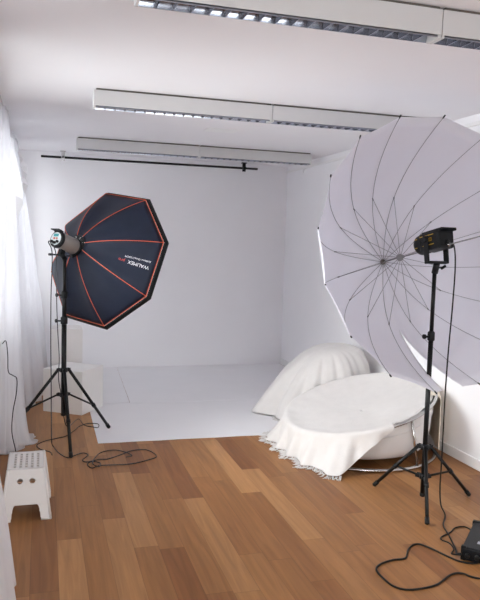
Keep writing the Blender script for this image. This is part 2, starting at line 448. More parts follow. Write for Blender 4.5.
# near curtain at the lower left edge
curtain([[(-.31, 3.25, 2.436), (-.28, 3.0, 2.436), (-.27, 2.6, 2.436), (-.29, 2.2, 2.436)],
         [(-.33, 3.3, 1.5), (-.28, 3.0, 1.5), (-.26, 2.6, 1.5), (-.3, 2.2, 1.5)],
         [(-.33, 3.4, .68), (-.24, 3.1, .68), (-.195, 2.8, .68), (-.22, 2.3, .68)],
         [(-.33, 3.4, .33), (-.21, 3.15, .33), (-.147, 2.85, .33), (-.19, 2.3, .33)],
         [(-.34, 3.4, .006), (-.18, 3.15, .006), (-.105, 2.86, .006), (-.16, 2.3, .006)]],
        'sheer', 'sheer white curtain hem hanging in front of the white step stool', folds=.012, nf=6, nu=90, seed=21)
SWAG = [[(-.30, 6.86, 2.42), (-.285, 6.9, 2.42), (-.262, 6.9, 2.41)], [(-.30, 6.86, 2.34), (-.25, 6.93, 2.33), (-.215, 6.9, 2.326)], [(-.30, 6.84, 2.27), (-.235, 6.86, 2.25), (-.18, 6.92, 2.25)],
        [(-.30, 6.84, 2.2), (-.22, 6.93, 2.19), (-.136, 6.9, 2.192)], [(-.30, 6.86, 2.1), (-.23, 6.85, 2.1), (-.147, 6.93, 2.115)], [(-.30, 6.84, 2.05), (-.215, 6.9, 2.05), (-.152, 6.88, 2.06)],
        [(-.30, 6.86, 2.0), (-.22, 6.86, 2.0), (-.131, 6.92, 2.01)], [(-.30, 6.84, 1.92), (-.235, 6.92, 1.92), (-.155, 6.9, 1.935)], [(-.30, 6.86, 1.8), (-.25, 6.87, 1.8), (-.178, 6.9, 1.84)]]
FLAP1 = [[(-.268, 6.02, 2.345), (-.255, 5.99, 2.33), (-.235, 5.98, 2.315)], [(-.277, 6.0, 2.15), (-.23, 5.98, 2.12), (-.195, 5.96, 2.10)], [(-.284, 6.0, 1.97), (-.22, 5.97, 1.945), (-.158, 5.95, 1.925)], [(-.286, 6.0, 1.895), (-.22, 5.98, 1.865), (-.152, 5.96, 1.825)]]
FLAP2 = [[(-.286, 6.05, 1.90), (-.22, 6.03, 1.868), (-.15, 6.03, 1.83)], [(-.28, 6.04, 1.75), (-.22, 6.02, 1.76), (-.158, 6.03, 1.775)], [(-.272, 6.04, 1.66), (-.235, 6.02, 1.665), (-.2, 6.03, 1.675)], [(-.265, 6.04, 1.545), (-.255, 6.03, 1.545), (-.25, 6.035, 1.55)]]
# cloth folded over the curtains at the top: pointed folds and two flaps
def facets(name, rows, label):
    bm = NB(); vs = [[bm.verts.new(p) for p in r] for r in rows]
    for A, B in zip(vs, vs[1:]):
        for k in range(len(A) - 1): bm.faces.new((A[k], A[k + 1], B[k + 1], B[k]))
    o = link(name, bm, M['cotton']); thicken(o, .0015)
    md = o.modifiers.new('soften', 'BEVEL'); md.width = .004; md.segments = 2; md.limit_method = 'ANGLE'; md.angle_limit = .15
    return tag(o, label, 'curtain')
facets('curtain_swag', SWAG, 'white cloth bunched in pointed folds at the top of the far curtain')
facets('curtain_flap', FLAP1, 'upper hemmed cloth flap hanging over the curtains near the ceiling track')
facets('curtain_flap', FLAP2, 'lower pointed cloth flap below the hemmed flap on the curtains')

# ------------------------------------------------------------------ light stands
def light_stand(c, feet, collar, brace_z, frac, low, sections, label, leg_r=.0115):
    feet = [(f[0], f[1], 0) for f in feet]
    c = V(c); t = empty('light_stand', c, label, 'light stand', 'black tripod light stands')
    up = V((0, 0, 1))
    for i, (z0, z1, r) in enumerate(sections):
        link('pole_section', cyl(NB(), c + up * z0, c + up * z1, r, 16), M['black'], t)
        if i < len(sections) - 1:
            bm = NB(); lathe(bm, c + up * (z1 - .05), up, [(r, 0), (r + .007, .006), (r + .007, .05), (r, .058)], 16)
            cl = link('clamp_collar', bm, M['black_pl'], t)
            bm = NB(); cyl(bm, c + V((-r, 0, z1 - .025)), c + V((-r - .03, -.01, z1 - .022)), .006, 8)
            lathe(bm, c + V((-r - .028, -.01, z1 - .022)), (-1, -.2, 0), [(.006, 0), (.014, .004), (.014, .016), (.008, .02)], 10)
            link('locking_knob', bm, M['black_pl'], cl)
    for nm, z in (('leg_collar', collar), ('brace_collar', brace_z)):
        bm = NB(); rr = sections[0][2]
        lathe(bm, c + up * (z - .018), up, [(rr, 0), (rr + .010, .004), (rr + .010, .032), (rr, .036)], 18)
        for f in feet:
            d = (V(f) - c); d.z = 0; d.normalize(); s = d.cross(up)
            for k in (-1, 1):
                xf = Matrix.Translation(c + up * z) @ Matrix((tuple(d) + (0,), tuple(s) + (0,), (0, 0, 1, 0), (0, 0, 0, 1))).transposed()
                box(bm, rr, rr + .034, k * .010 - .003, k * .010 + .003, -.012, .012, .002, xf)
        link(nm, bm, M['black_pl'], t)
    for f in feet:
        f = V((f[0], f[1], .014)); d = f - c; d.z = 0; d.normalize()
        top = c + up * collar + d * (sections[0][2] + .026)
        lg = link('leg', cyl(NB(), top, f, leg_r, 12), M['black'], t)
        dd = (f - top).normalized()
        bm = NB(); tube(bm, [f - dd * .035, f, f + dd * .006], [leg_r + .003, leg_r + .003, leg_r * .6], 12); link('foot_cap', bm, M['cord'], lg)
        p = top.lerp(f, frac); b0 = c + up * brace_z + d * (sections[0][2] + .024)
        bm = NB(); cyl(bm, b0, p, leg_r * .62, 10); link('brace', bm, M['black'], t)
        bm = NB(); tube(bm, [p - dd * .014, p + dd * .014], leg_r + .004, 12); link('rivet_clamp', bm, M['black_pl'], lg)
    bm = NB(); z0, r = sections[0][0], sections[0][2]
    lathe(bm, c + up * (z0 - .008), up, [(r * .7, 0), (r + .002, .004), (r + .002, .02), (r, .022)], 14); link('end_plug', bm, M['cord'], t)
    zt = sections[-1][1]
    bm = NB(); lathe(bm, c + up * (zt - .002), up, [(.010, 0), (.010, .01), (.008, .012), (.008, .03)], 12); link('spigot', bm, M['chrome'], t)
    return t
SL, SR = V((.158, 5.10, 0)), V((2.197, 3.449, 0))
light_stand(SL, [(-.243, 5.30), (.52, 5.357), (.197, 4.663)], .538, .352, .6, .18, [(.2, .93, .0185), (.93, 1.12, .016), (1.12, 1.36, .013)],
            'black tripod light stand that carries the navy softbox', .0115)
light_stand(SR, [(2.031, 3.743), (2.536, 3.465), (2.04, 3.139)], .341, .162, .5, .04, [(.045, 1.03, .0145), (1.03, 1.385, .012)],
            'black tripod light stand in front of the open white umbrella', .0105)

# ------------------------------------------------------------------ studio flash head + softbox (left)
AX = V((.693, .656, -.298)).normalized(); RA = V((.249, 5.174, 1.466))
U = AX.cross(V((0, 0, 1))).normalized(); W = U.cross(AX)          # U: sideways, W: up-ish
def loc(p0, a, u, w): return p0 + AX * a + U * u + W * w
FA = RA - W * .022
fl = empty('studio_flash', SL + V((0, 0, 1.39)), 'silver grey flash head with a black rear plate behind the navy softbox', 'flash head')
bm = NB(); lathe(bm, loc(FA, -.190, 0, 0), AX, [(.058, 0), (.060, .004), (.060, .155), (.058, .163), (.056, .165)], 28); link('body_shell', bm, M['silver'], fl)
bm = NB(); lathe(bm, loc(FA, -.215, 0, 0), AX, [(.055, 0), (.063, .006), (.064, .026), (.060, .030)], 28); rr = link('rear_plate', bm, M['black_pl'], fl)
xf = Matrix((tuple(U) + (0,), tuple(W) + (0,), tuple(AX) + (0,), (0, 0, 0, 1))).transposed(); xf.translation = loc(FA, -.216, 0, 0)
bm = NB(); lathe(bm, loc(FA, -.219, 0, 0), AX, [(.047, 0), (.048, .002), (.048, .005)], 28); pn = link('control_panel', bm, M['panelw'], rr)
link('display', box(NB(), -.022, .022, .016, .036, -.007, -.002, .001, xf), M['teal'], pn)
bm = NB()
for u in (-.012, .012): box(bm, u - .007, u + .007, -.004, .008, -.008, -.002, .001, xf)
link('button', bm, M['red'], pn)
bm = NB()
for u, w in ((-.026, -.022), (0, -.03), (.026, -.022)):
    lathe(bm, loc(FA, -.219, u, w), -AX, [(.010, 0), (.010, .012), (.007, .015)], 12)
link('knob', bm, M['black_pl'], pn)
bm = NB(); box(bm, -.034, .034, .050, .066, -.004, .028, .005, xf); box(bm, -.040, .040, .058, .066, -.034, .004, .003, xf); link('handle', bm, M['black_pl'], rr)
bm = NB(); lathe(bm, loc(FA, -.03, 0, 0), AX, [(.060, 0), (.066, .004), (.066, .022), (.06, .028)], 28); link('mount_ring', bm, M['black_pl'], fl)
bm = NB(); box(bm, -.014, .014, -.100, -.058, .06, .105, .004, xf); cyl(bm, SL + V((0, 0, 1.36)), loc(FA, -.135, 0, -.085), .019, 14)
br = link('tilt_bracket', bm, M['black_pl'], fl)
bm = NB(); p = loc(FA, -.139, 0, -.098); cyl(bm, p, p - U * .09, .006, 8); cyl(bm, p - U * .08, p - U * .115, .009, 8); link('tilt_lever', bm, M['black_pl'], br)
bm = NB(); p = SL + V((0, 0, 1.385)); cyl(bm, p, p + V((.045, -.02, 0)), .005, 8); lathe(bm, p + V((.04, -.018, 0)), (1, -.4, 0), [(.008, 0), (.015, .004), (.015, .018), (.01, .022)], 10); link('locking_knob', bm, M['black_pl'], br)
tm = text_mesh('WALIMEX', .020)
for v in tm.verts:     # wrap the lettering around the shell side that faces the room
    a = (v.co.y - .01) / .060; ang = PI + .15 - a
    v.co = loc(FA, -.165 + v.co.x * .9, 0, 0) + (.0610) * (-math.cos(ang) * -U + math.sin(ang) * W)
link('lettering', tm, M['dark_pr'], fl)

SB = empty('softbox', RA, 'navy octagonal softbox with orange piping, seen from behind', 'softbox')
RO, DO, P0, LIP = .556, .362, 1.828, .034
def oct_dir(k): a = P0 - k * PI / 4; return math.cos(a) * U + math.sin(a) * W
HB = DO - LIP
def prof(s): return RA + AX * (HB * (.35 * s + .65 * s ** 2.0) if s > 0 else 0)
def orib(k, s): return prof(s) + oct_dir(k) * (.075 + (RO - .075) * s)
def osurf(k, s, t):
    p = orib(k, s).lerp(orib(k + 1, s), t)
    return p + AX * (.035 * math.sin(PI * t) * math.sin(PI * min(1, s)) )      # fabric sinks between ribs
NS = 14
bm = NB(); rows = []
for i in range(NS + 1):
    s = i / NS; rows.append([osurf(k, s, j / 6) for k in range(8) for j in range(6)])
grid(bm, rows, closed=True)
for f in bm.faces: f.smooth = True
o = link('shell', bm, M['navy'], SB); thicken(o, .002)
bm = NB(); rows = []
for h in (0, LIP * .5, LIP):
    rows.append([(orib(k, 1).lerp(orib(k + 1, 1), j / 6)) + AX * h + oct_dir(k) * (.003 + .55 * h) for k in range(8) for j in range(6)])
grid(bm, rows, closed=True); o = link('front_lip', bm, M['navy_dk'], SB); thicken(o, .004)
bm = NB(); c0 = RA + AX * (HB + .012)
ring = [bm.verts.new(c0 + oct_dir(k) * (RO - .012)) for k in range(8)]; bm.faces.new(ring); o = link('diffuser', bm, M['diff'], SB); thicken(o, .001)
for k in range(8):
    bm = NB(); tube(bm, [orib(k, i / NS) - AX * .002 for i in range(NS + 1)], .0028, 6); link('seam_piping', bm, M['orange'], SB)
    bm = NB(); cyl(bm, orib(k, 0), RA + oct_dir(k) * .05 - AX * .01, .007, 8); link('rod_socket', bm, M['chrome'], SB)
for off, nm in ((-.004, 'rim_piping'), (.016, 'rim_piping')):
    bm = NB(); tube(bm, [orib(k, 1) + AX * off + oct_dir(k) * (.008 if off > 0 else 0) - AX * .002 for k in range(8)], .0026, 6, closed=True); link(nm, bm, M['orange'], SB)
bm = NB(); lathe(bm, RA - AX * .012, AX, [(.055, 0), (.075, .002), (.075, .022), (.055, .024)], 28); link('speed_ring', bm, M['black'], SB)
def panel_text(body, size, r_start, tc, mt, stretch=1.):
    tm = text_mesh(body, size)
    for v in tm.verts:
        x, y = v.co.x * stretch, v.co.y
        s = (r_start - x - .075) / (RO - .075)
        ch = (orib(2, s) - orib(3, s)).length
        t = tc + y / ch                      # letter tops point to the lower rib: the print hangs upside down
        v.co = osurf(2, s, t) - AX * .0035
    link('lettering', tm, mt, SB)
panel_text('WALIMEX', .037, .52, .49, M['white_pr'], .82)
panel_text('pro', .033, .365, .50, M['red_pr'], .9)
panel_text('Softbox Octa/120CM', .019, .52, .385, M['white_pr'], .98)

# ------------------------------------------------------------------ umbrella (right)
UA = V((2.166, 4.02, 1.422)); UX = V((.066, -.981, .182)).normalized()
uu = UX.cross(V((0, 0, 1))).normalized(); uv = uu.cross(UX)
UR, UD, UP, NR = .785, .607, .104, 16           # rim radius, depth, phase, ribs
def uprof(r): return UD * (r / UR) ** 2.82
def udir(k): a = UP + k * 2 * PI / NR; return math.cos(a) * uu + math.sin(a) * uv
def sag(p, k, r):
    return p - V((0, 0, .055 * (r / UR) ** 3 * max(0, -udir(k).z) ** 3))
def squeeze(p):                                     # the far side is pressed lightly against the wall
    if p.x > 2.80: p = V((2.80 + (p.x - 2.80) * .48, p.y, p.z))
    return p
def urib(k, r, inset=0.): return squeeze(sag(UA + UX * (uprof(r) + inset) + udir(k) * r, k, r))
def usurf(k, r, t):
    p = urib(k, r).lerp(urib(k + 1, r), t)
    s = r / UR; bow = math.sin(PI * t)
    return p + UX * (-.010 * bow * s * (1 - s) * 4 + .008 * bow * s ** 6) - (udir(k) + udir(k + 1)) * .5 * (.006 * bow * s ** 5)
um = empty('photo_umbrella', UA + UX * .58, 'huge open white photo umbrella seen from inside, right of the room', 'umbrella')
# find phase so that the index of the slit gore is right: ribs are numbered from the image-left one
bm = NB(); NRr = 20; cache = {}
def cv(p):
    key = (round(p.x, 5), round(p.y, 5), round(p.z, 5))
    if key not in cache: cache[key] = bm.verts.new(p)
    return cache[key]
SLIT = -5
for k in range(NR):
    slit = (k - SLIT) % NR == 0
    for i in range(NRr):
        r0, r1 = .02 + (UR - .02) * i / NRr, .02 + (UR - .02) * (i + 1) / NRr
        def ts(r):
            if not slit: return [(q / 6) for q in range(7)]
            g = max(0, (r - .47) / (UR - .47)); lo, hi = .62 - .22 * g, .62 + .22 * g
            return [lo * q / 3 for q in range(4)] + [hi + (1 - hi) * q / 3 for q in range(4)]
        a, b = ts(r0), ts(r1)
        for j in range(len(a) - 1):
            if slit and j == 3: continue
            q = []
            for p in (usurf(k, r0, a[j]), usurf(k, r0, a[j + 1]), usurf(k, r1, b[j + 1]), usurf(k, r1, b[j])):
                v = cv(p)
                if v not in q: q.append(v)
            try: f = bm.faces.new(q); f.smooth = True
            except ValueError: pass
o = link('canopy', bm, M['umb'], um); thicken(o, .001)
RJ, HRUN = .41, .2
for k in range(NR):
    rb = link('rib', tube(NB(), [urib(k, .012 + (UR - .012) * i / 18, .005) for i in range(19)], .0016, 6), M['rib'], um)
    d = (urib(k, UR) - urib(k, UR - .03)).normalized()
    link('tip_cap', tube(NB(), [urib(k, UR, .004) - d * .012, urib(k, UR, .004) + d * .012], .0045, 8), M['cord'], rb)
    bm = NB(); p = urib(k, RJ, .007); tube(bm, [p - udir(k) * .008, p + udir(k) * .008], .0042, 6); link('joint', bm, M['rib'], rb)
    st = link('strut', cyl(NB(), UA + UX * HRUN + udir(k) * .016, urib(k, RJ, .008), .0016, 6), M['rib'], um)
link('shaft', cyl(NB(), UA - UX * .03, UA + UX * 1.12, .0040, 12), M['rib'], um)
bm = NB(); lathe(bm, UA + UX * -.012, UX, [(.012, 0), (.019, .004), (.019, .016), (.011, .02), (.009, .034)], 20); link('hub', bm, M['shade_hub_grey'], um)
bm = NB(); lathe(bm, UA + UX * (HRUN - .012), UX, [(.009, 0), (.022, .004), (.022, .018), (.012, .022), (.010, .05)], 20); link('runner', bm, M['rib'], um)
bm = NB(); lathe(bm, UA - UX * .05, UX, [(.003, 0), (.008, .006), (.008, .03)], 12); link('ferrule', bm, M['black_pl'], um)

# ------------------------------------------------------------------ studio lamp on the right stand
LF = -UX; LS = LF.cross(V((0, 0, 1))).normalized(); LU = LS.cross(LF)      # forward, to the right, up
LC = V((2.192, 3.449, 1.563))
lx = Matrix((tuple(LS) + (0,), tuple(LF) + (0,), tuple(LU) + (0,), (0, 0, 0, 1))).transposed(); lx.translation = LC
lm = empty('studio_lamp', SR + V((0, 0, 1.43)), 'black studio lamp with yellow markings on the stand before the white umbrella', 'lamp')
bm = NB(); box(bm, -.054, .054, -.10, .085, -.053, .056, .012, lx); link('body', bm, M['black_pl'], lm)
bm = NB(); lathe(bm, LC + LF * .07, LF, [(.056, 0), (.058, .01), (.06, .045), (.06, .062), (.05, .066), (.046, .05), (.001, .05)], 28); link('front_barrel', bm, M['black_pl'], lm)
bm = NB(); box(bm, -.052, .052, -.128, .06, .052, .060, .003, lx)
for s in (-1, 1): box(bm, s * .050 - .002, s * .050 + .002, -.126, -.09, .044, .057, .001, lx)
link('top_cover', bm, M['black_pl'], lm)
bm = NB(); box(bm, -.046, .046, -.104, -.098, -.042, .042, .004, lx); rp = link('rear_panel', bm, M['navy_dk'], lm)
bm = NB(); lathe(bm, LC - LF * .103 + LS * .0 - LU * .02, -LF, [(.012, 0), (.012, .012), (.009, .014)], 14); link('dial', bm, M['black'], rp)
bm = NB()
for a, b, z in ((-.055, .075, .034), (-.055, .05, -.022)): box(bm, -.0552, -.054, a, b, z - .0022, z + .0022, 0, lx)
box(bm, -.0607, -.0595, .095, .118, .0245, .0285, 0, lx); box(bm, -.0607, -.0595, .095, .118, -.0265, -.0225, 0, lx)
link('stripe', bm, M['yellow'], lm)
bm = NB()
for q in range(3):
    y = -.035 + .012 * q; box(bm, -.0552, -.054, y, y + .0022, -.002, .018, 0, lx); box(bm, -.0552, -.054, y, y + .008, .016, .018, 0, lx); box(bm, -.0552, -.054, y, y + .008, -.002, 0., 0, lx)
link('marking', bm, M['yellow'], lm)
# yoke
bm = NB(); zt = .01; zb_ = -.130
for s in (-1, 1):
    box(bm, s * .067 - .0055, s * .067 + .0055, -.020, .020, zb_ + .012, zt + .02, .003, lx)
    lathe(bm, LC + LS * (s * .068) + LU * zt, LS * s, [(.016, 0), (.02, .003), (.02, .014), (.014, .018)], 14)
    lathe(bm, LC + LS * (s * .054) + LU * zt, LS * s, [(.01, 0), (.01, .012)], 10)
box(bm, -.0725, .0725, -.020, .020, zb_, zb_ + .014, .004, lx)
yk = link('yoke', bm, M['black_pl'], lm)
base = LC + LU * (zb_ + .002)
bm = NB(); cyl(bm, SR + V((0, 0, 1.38)), base, .0185, 14); link('stand_socket', bm, M['black_pl'], yk)
p = SR + V((0, 0, 1.412))
bm = NB(); cyl(bm, p, p + V((.045, -.012, 0)), .005, 8); cyl(bm, p + V((.035, -.01, -.006)), p + V((.06, -.016, .012)), .008, 8); link('locking_knob', bm, M['black_pl'], yk)
# umbrella holder under the body: a bright sleeve the shaft runs through
sh0 = UA + UX * .52; sh1 = UA + UX * .70
bm = NB()
n = 14; d_, u_, w_ = frame_of(UX)
rows = [[sh + (rr_ * (math.cos(2 * PI * q / n) * u_ + math.sin(2 * PI * q / n) * w_)) for q in range(n)] for sh, rr_ in ((sh0, .0062), (sh0, .0095), (sh1, .0095), (sh1, .0062), (sh0, .0062))]
grid(bm, rows, closed=True); link('umbrella_sleeve', bm, M['chrome'], lm)

# ------------------------------------------------------------------ round steel-framed chair with fabric basket
HC_, HR_ = V((2.304, 4.53, .347)), .563
hn = V((-.275, -.04, 1)).normalized(); hu = V((0, 1, 0)).cross(hn).normalized(); hv = hn.cross(hu)
def hoop(a, r=HR_, up=0.): return HC_ + r * (math.cos(a) * hu + math.sin(a) * hv) + hn * up
ch = empty('round_chair', (2.304, 4.53, 0), 'low round chair with tubular steel hoop frame and white fabric basket', 'chair')
NT = 72
bm = NB(); tube(bm, [hoop(2 * PI * k / NT) for k in range(NT)], .0125, 10, closed=True); link('upper_hoop', bm, M['chrome'], ch)
bm = NB(); tube(bm, [(2.304 + .563 * math.cos(2 * PI * k / NT), 4.53 + .563 * math.sin(2 * PI * k / NT), .0135) for k in range(NT)], .0125, 10, closed=True); link('floor_ring', bm, M['chrome'], ch)
for deg in (282, 12, 102, 192):
    a = math.radians(deg); b = math.radians(deg + 8)
    link('leg', cyl(NB(), hoop(a), (2.304 + .563 * math.cos(b), 4.53 + .563 * math.sin(b), .0135), .0105, 10), M['chrome'], ch)
bm = NB(); rows = []
for q, (r, f) in enumerate(((.553, 1.0), (.545, .93), (.535, .72), (.53, .5), (.522, .32), (.50, .18), (.45, .09), (.36, .05), (.18, .04))):
    row = []
    for k in range(NT):
        a = 2 * PI * k / NT; p = hoop(a, r); z = .03 + (p.z - .03 - .004) * f
        rr_ = 1 + .006 * math.sin(9 * a + q)
        row.append((2.304 + (p.x - 2.304) * rr_, 4.53 + (p.y - 4.53) * rr_, z))
    rows.append(row)
grid(bm, rows, closed=True); bs = link('fabric_basket', bm, M['basket'], ch); thicken(bs, .003)
bm = NB(); tube(bm, [V((2.304, 4.53, 0)) + V(((hoop(2 * PI * k / NT).x - 2.304) * .965, (hoop(2 * PI * k / NT).y - 4.53) * .965, .03 + (hoop(2 * PI * k / NT).z - .034) * .74)) for k in range(NT)], .003, 6, closed=True)
link('seam', bm, M['basket'], bs)

# throw over the round chair
def lerp(a, b, t): return a + (b - a) * max(0., min(1., t))
def interp(xs, x):
    for (a, va), (b, vb) in zip(xs, xs[1:]):
        if x <= b: return lerp(va, vb, (x - a) / (b - a))
    return xs[-1][1]
def drop_of(deg):      # how far down the cloth falls: fraction of the way to the floor; negative = stops short inside the hoop
    return interp([(-60, -.10), (-30, -.10), (0, .05), (60, .15), (115, .3), (135, 1), (234, 1), (241, .72), (250, .36), (262, .08), (272, -.05), (300, -.10)], deg)
def reach_of(deg):     # hem distance from the chair centre
    return interp([(-60, .6), (100, .6), (135, .66), (147, .74), (160, .64), (178, .60), (197, .61), (215, .66), (230, .73), (236, .72), (246, .66), (262, .6), (300, .6)], deg)
NTh = 216; rnd = random.Random(4)
inner = [0, .08, .18, .28, .36, .43, .49, .535]
rows = [[] for _ in range(len(inner) + 2 + 9)]
for k in range(NTh):
    deg = -60 + 360 * k / NTh; a = math.radians(deg); dr = drop_of(deg)
    pucker = math.sin(11 * a + .8 * math.sin(3 * a)) * .5 + math.sin(23 * a + 1) * .3
    def sagz(r): return -.075 * (1 - (r / .56) ** 2) + .009 * pucker * min(1, r / .53) ** 7 + .008 * math.sin(2 * a + 9 * r) * (r / .56) * (1 - r / .56) * 4
    for i, r in enumerate(inner):
        if dr < 0 and r > .43: r = .43 + (r - .43) * .82
        rows[i].append(hoop(a, r, sagz(r) + (.013 if r > .5 else .006)))
    n0 = len(inner)
    if dr < 0:
        e = hoop(a, .517, .0); 
        for i in range(11): rows[n0 + i].append(hoop(a, .517 + .002 * i, sagz(.517) + .008 + .0003 * i))
        continue
    rows[n0].append(hoop(a, .563, .0165)); rows[n0 + 1].append(hoop(a, .579, .008))
    s = hoop(a, .584, -.006); rh = reach_of(deg)
    d = V((math.cos(a), math.sin(a), 0)); hem_z = .012
    end = V((2.304, 4.53, 0)) + d * rh; end.z = hem_z
    if dr < 1: end = s.lerp(end, dr); 
    for i in range(9):
        t = (i + 1) / 9
        p = s.lerp(end, t); hgt = s.z - hem_z
        bell = t ** 1.6 - t                              # falls steeply first, then flares out
        p.x += d.x * bell * (rh - .584) * .9 * min(1, dr); p.y += d.y * bell * (rh - .584) * .9 * min(1, dr)
        fold = (math.sin(19 * a + .9 * math.sin(4 * a) + .5) * .030 + math.sin(41 * a + 2) * .012) * t * min(1, dr * 1.2)
        p += d * max(fold, -.020)
        p.z = max(p.z, .010)
        rows[n0 + 2 + i].append(p)
bm = NB(); grid(bm, rows, closed=True)
tb = link('throw_blanket', bm, M['throw']); root_at(tb, (2.304, 4.53, .3)); thicken(tb, .004, 1.); subd(tb, 1)
tag(tb, 'off-white fringed throw spread over the low round chair', 'blanket', 'cotton throws on the round seats')
def fringe(parent, hem, rootloc, seed, L=(.035, .06), step=1.0):
    rnd = random.Random(seed); bm = NB()
    for p, d in hem:
        side = V((-d.y, d.x, 0))
        for _ in range(3):
            q = p + side * rnd.uniform(-.008, .008); l = rnd.uniform(*L); pts = []
            dx = rnd.uniform(-.5, .5)
            for i in range(4):
                t = i / 3
                pts.append(V((q.x, q.y, 0)) + (d + side * dx * t) * (l * t) + side * rnd.uniform(-.004, .004) + V((0, 0, max(.006, q.z - .9 * l * t))))
            tube(bm, pts, [.0028, .0032, .0028, .0018], 5)
    o = link('fringe', bm, M['throw'], parent); o['kind'] = 'stuff'
    return o
hem = []
for k in range(NTh):
    deg = -60 + 360 * k / NTh
    if 128 <= deg <= 236:
        a = math.radians(deg); hem.append((rows[-1][k].copy(), V((math.cos(a), math.sin(a), 0))))
fringe(tb, hem, None, 8)

# throw over the second round seat behind
MC = V((2.46, 5.56, 0))
rows = []; NM = 180
for i in range(27):
    s = i / 26; row = []
    for k in range(NM):
        a = 2 * PI * k / NM; deg = math.degrees(a)
        R_ = interp([(0, .41), (40, .47), (90, .52), (140, .57), (168, .62), (176, .615), (186, .55), (215, .50), (250, .43), (290, .43), (320, .44), (360, .41)], deg)
        q = .5 + .5 * math.cos(a)                                 # 0 on the left, 1 on the right
        ex = lerp(1.75, 5.5, q); pw = lerp(.85, .42, q)
        ztop = .595 + .06 * max(-1, min(1, R_ * s * math.cos(a) / .4))
        ed = max(0., 1 - s ** ex) ** pw
        fold = (math.sin(13 * a + 1.4 * math.sin(3 * a)) * .020 + math.sin(29 * a + 2) * .008) * max(0, s - .4) * 1.7
        rr_ = R_ * s + fold
        if s > .93 and 150 < deg < 215: rr_ += .012 * math.sin(9 * a)
        p = MC + V((rr_ * math.cos(a), rr_ * math.sin(a), max(.010, ztop * ed + .010 * math.sin(4 * a + 6 * s) * s * (1 - s))))
        p.x = min(p.x, 2.885)
        row.append(p)
    rows.append(row)
bm = NB(); grid(bm, rows, closed=True)
t2 = link('throw_blanket', bm, M['throw']); root_at(t2, (2.46, 5.56, .0)); thicken(t2, .004, 1.); subd(t2, 1)
tag(t2, 'off-white throw draped to the floor over the rear rounded seat', 'blanket', 'cotton throws on the round seats')
hem = [(rows[-1][k].copy(), V((math.cos(2 * PI * k / NM), math.sin(2 * PI * k / NM), 0))) for k in range(NM) if 190 < 2 * k < 240]
fringe(t2, hem, None, 9, (.025, .045))

# cream cloth over the right side of the hoop
rows = []
for i in range(13):
    t = i / 12; row = []
    for k in range(17):
        q = k / 16; a = math.radians(-38 + 34 * q)
        top = hoop(a, .545, .016); s = hoop(a, .583, -.004); d = V((math.cos(a), math.sin(a), 0))
        if t < .12: p = hoop(a, .50 + .045 * t / .12, .014)
        elif t < .25: p = hoop(a, .545 + .038 * (t - .12) / .13, .017 - .01 * (t - .12) / .13)
        else:
            tt = (t - .25) / .75; dep = 1 - .5 * abs(q - .45) ** 1.5
            p = V((s.x, s.y, lerp(s.z, max(.05, s.z * (1 - dep)), tt))) + d * (.010 + .012 * math.sin(3 * PI * q) * tt)
        p.x = min(p.x, 2.886); row.append(p)
    rows.append(row)
bm = NB(); grid(bm, rows); o = link('cream_cloth', bm, M['cream']); root_at(o, (2.77, 4.25, .4)); thicken(o, .003, 1.); subd(o, 1)
tag(o, 'cream cloth hanging over the right side of the low round chair near the wall', 'cloth')

# ------------------------------------------------------------------ white step stool
sx, sy = -.0775, 3.70; st = empty('step_stool', (sx, sy + .12, 0), 'small white plastic step stool with slotted top at the left edge', 'stool')
HT = .27
def stool_pt(u, v, z):   # u,v in [-1,1]; the shell widens towards the floor
    f = z / HT; hw = lerp(.128, .094, f); y0 = lerp(3.665, 3.712, f); y1 = lerp(4.06, 4.02, f)
    return V((sx + u * hw, lerp(y0, y1, (v + 1) / 2), z))
# slotted top
bm = NB(); nx, ny = 5, 6
def tp(u, v, z): return stool_pt(u, v, HT) + V((0, 0, z - HT))
us = [-1]; vs_ = [-1]
for i in range(nx):
    c = -.80 + 1.6 * (i + .5) / nx; us += [c - .075, c + .075]
us.append(1)
for j in range(ny):
    c = -.82 + 1.64 * (j + .5) / ny; vs_ += [c - .10, c + .10]
vs_.append(1)
top, bot = {}, {}
for i, u in enumerate(us):
    for j, v in enumerate(vs_): top[i, j] = bm.verts.new(tp(u, v, HT)); bot[i, j] = bm.verts.new(tp(u, v, HT - .006))
hole = lambda i, j: (i % 2 == 1 and j % 2 == 1) if (0 <= i < len(us) - 1 and 0 <= j < len(vs_) - 1) else True
for i in range(len(us) - 1):
    for j in range(len(vs_) - 1):
        if hole(i, j): continue
        bm.faces.new((top[i, j], top[i + 1, j], top[i + 1, j + 1], top[i, j + 1])); bm.faces.new((bot[i, j], bot[i, j + 1], bot[i + 1, j + 1], bot[i + 1, j]))
        for (di, dj, p, q) in ((-1, 0, (i, j), (i, j + 1)), (1, 0, (i + 1, j), (i + 1, j + 1)), (0, -1, (i, j), (i + 1, j)), (0, 1, (i, j + 1), (i + 1, j + 1))):
            if hole(i + di, j + dj): bm.faces.new((top[p], top[q], bot[q], bot[p]))
link('slotted_top', bm, M['stool'], st)
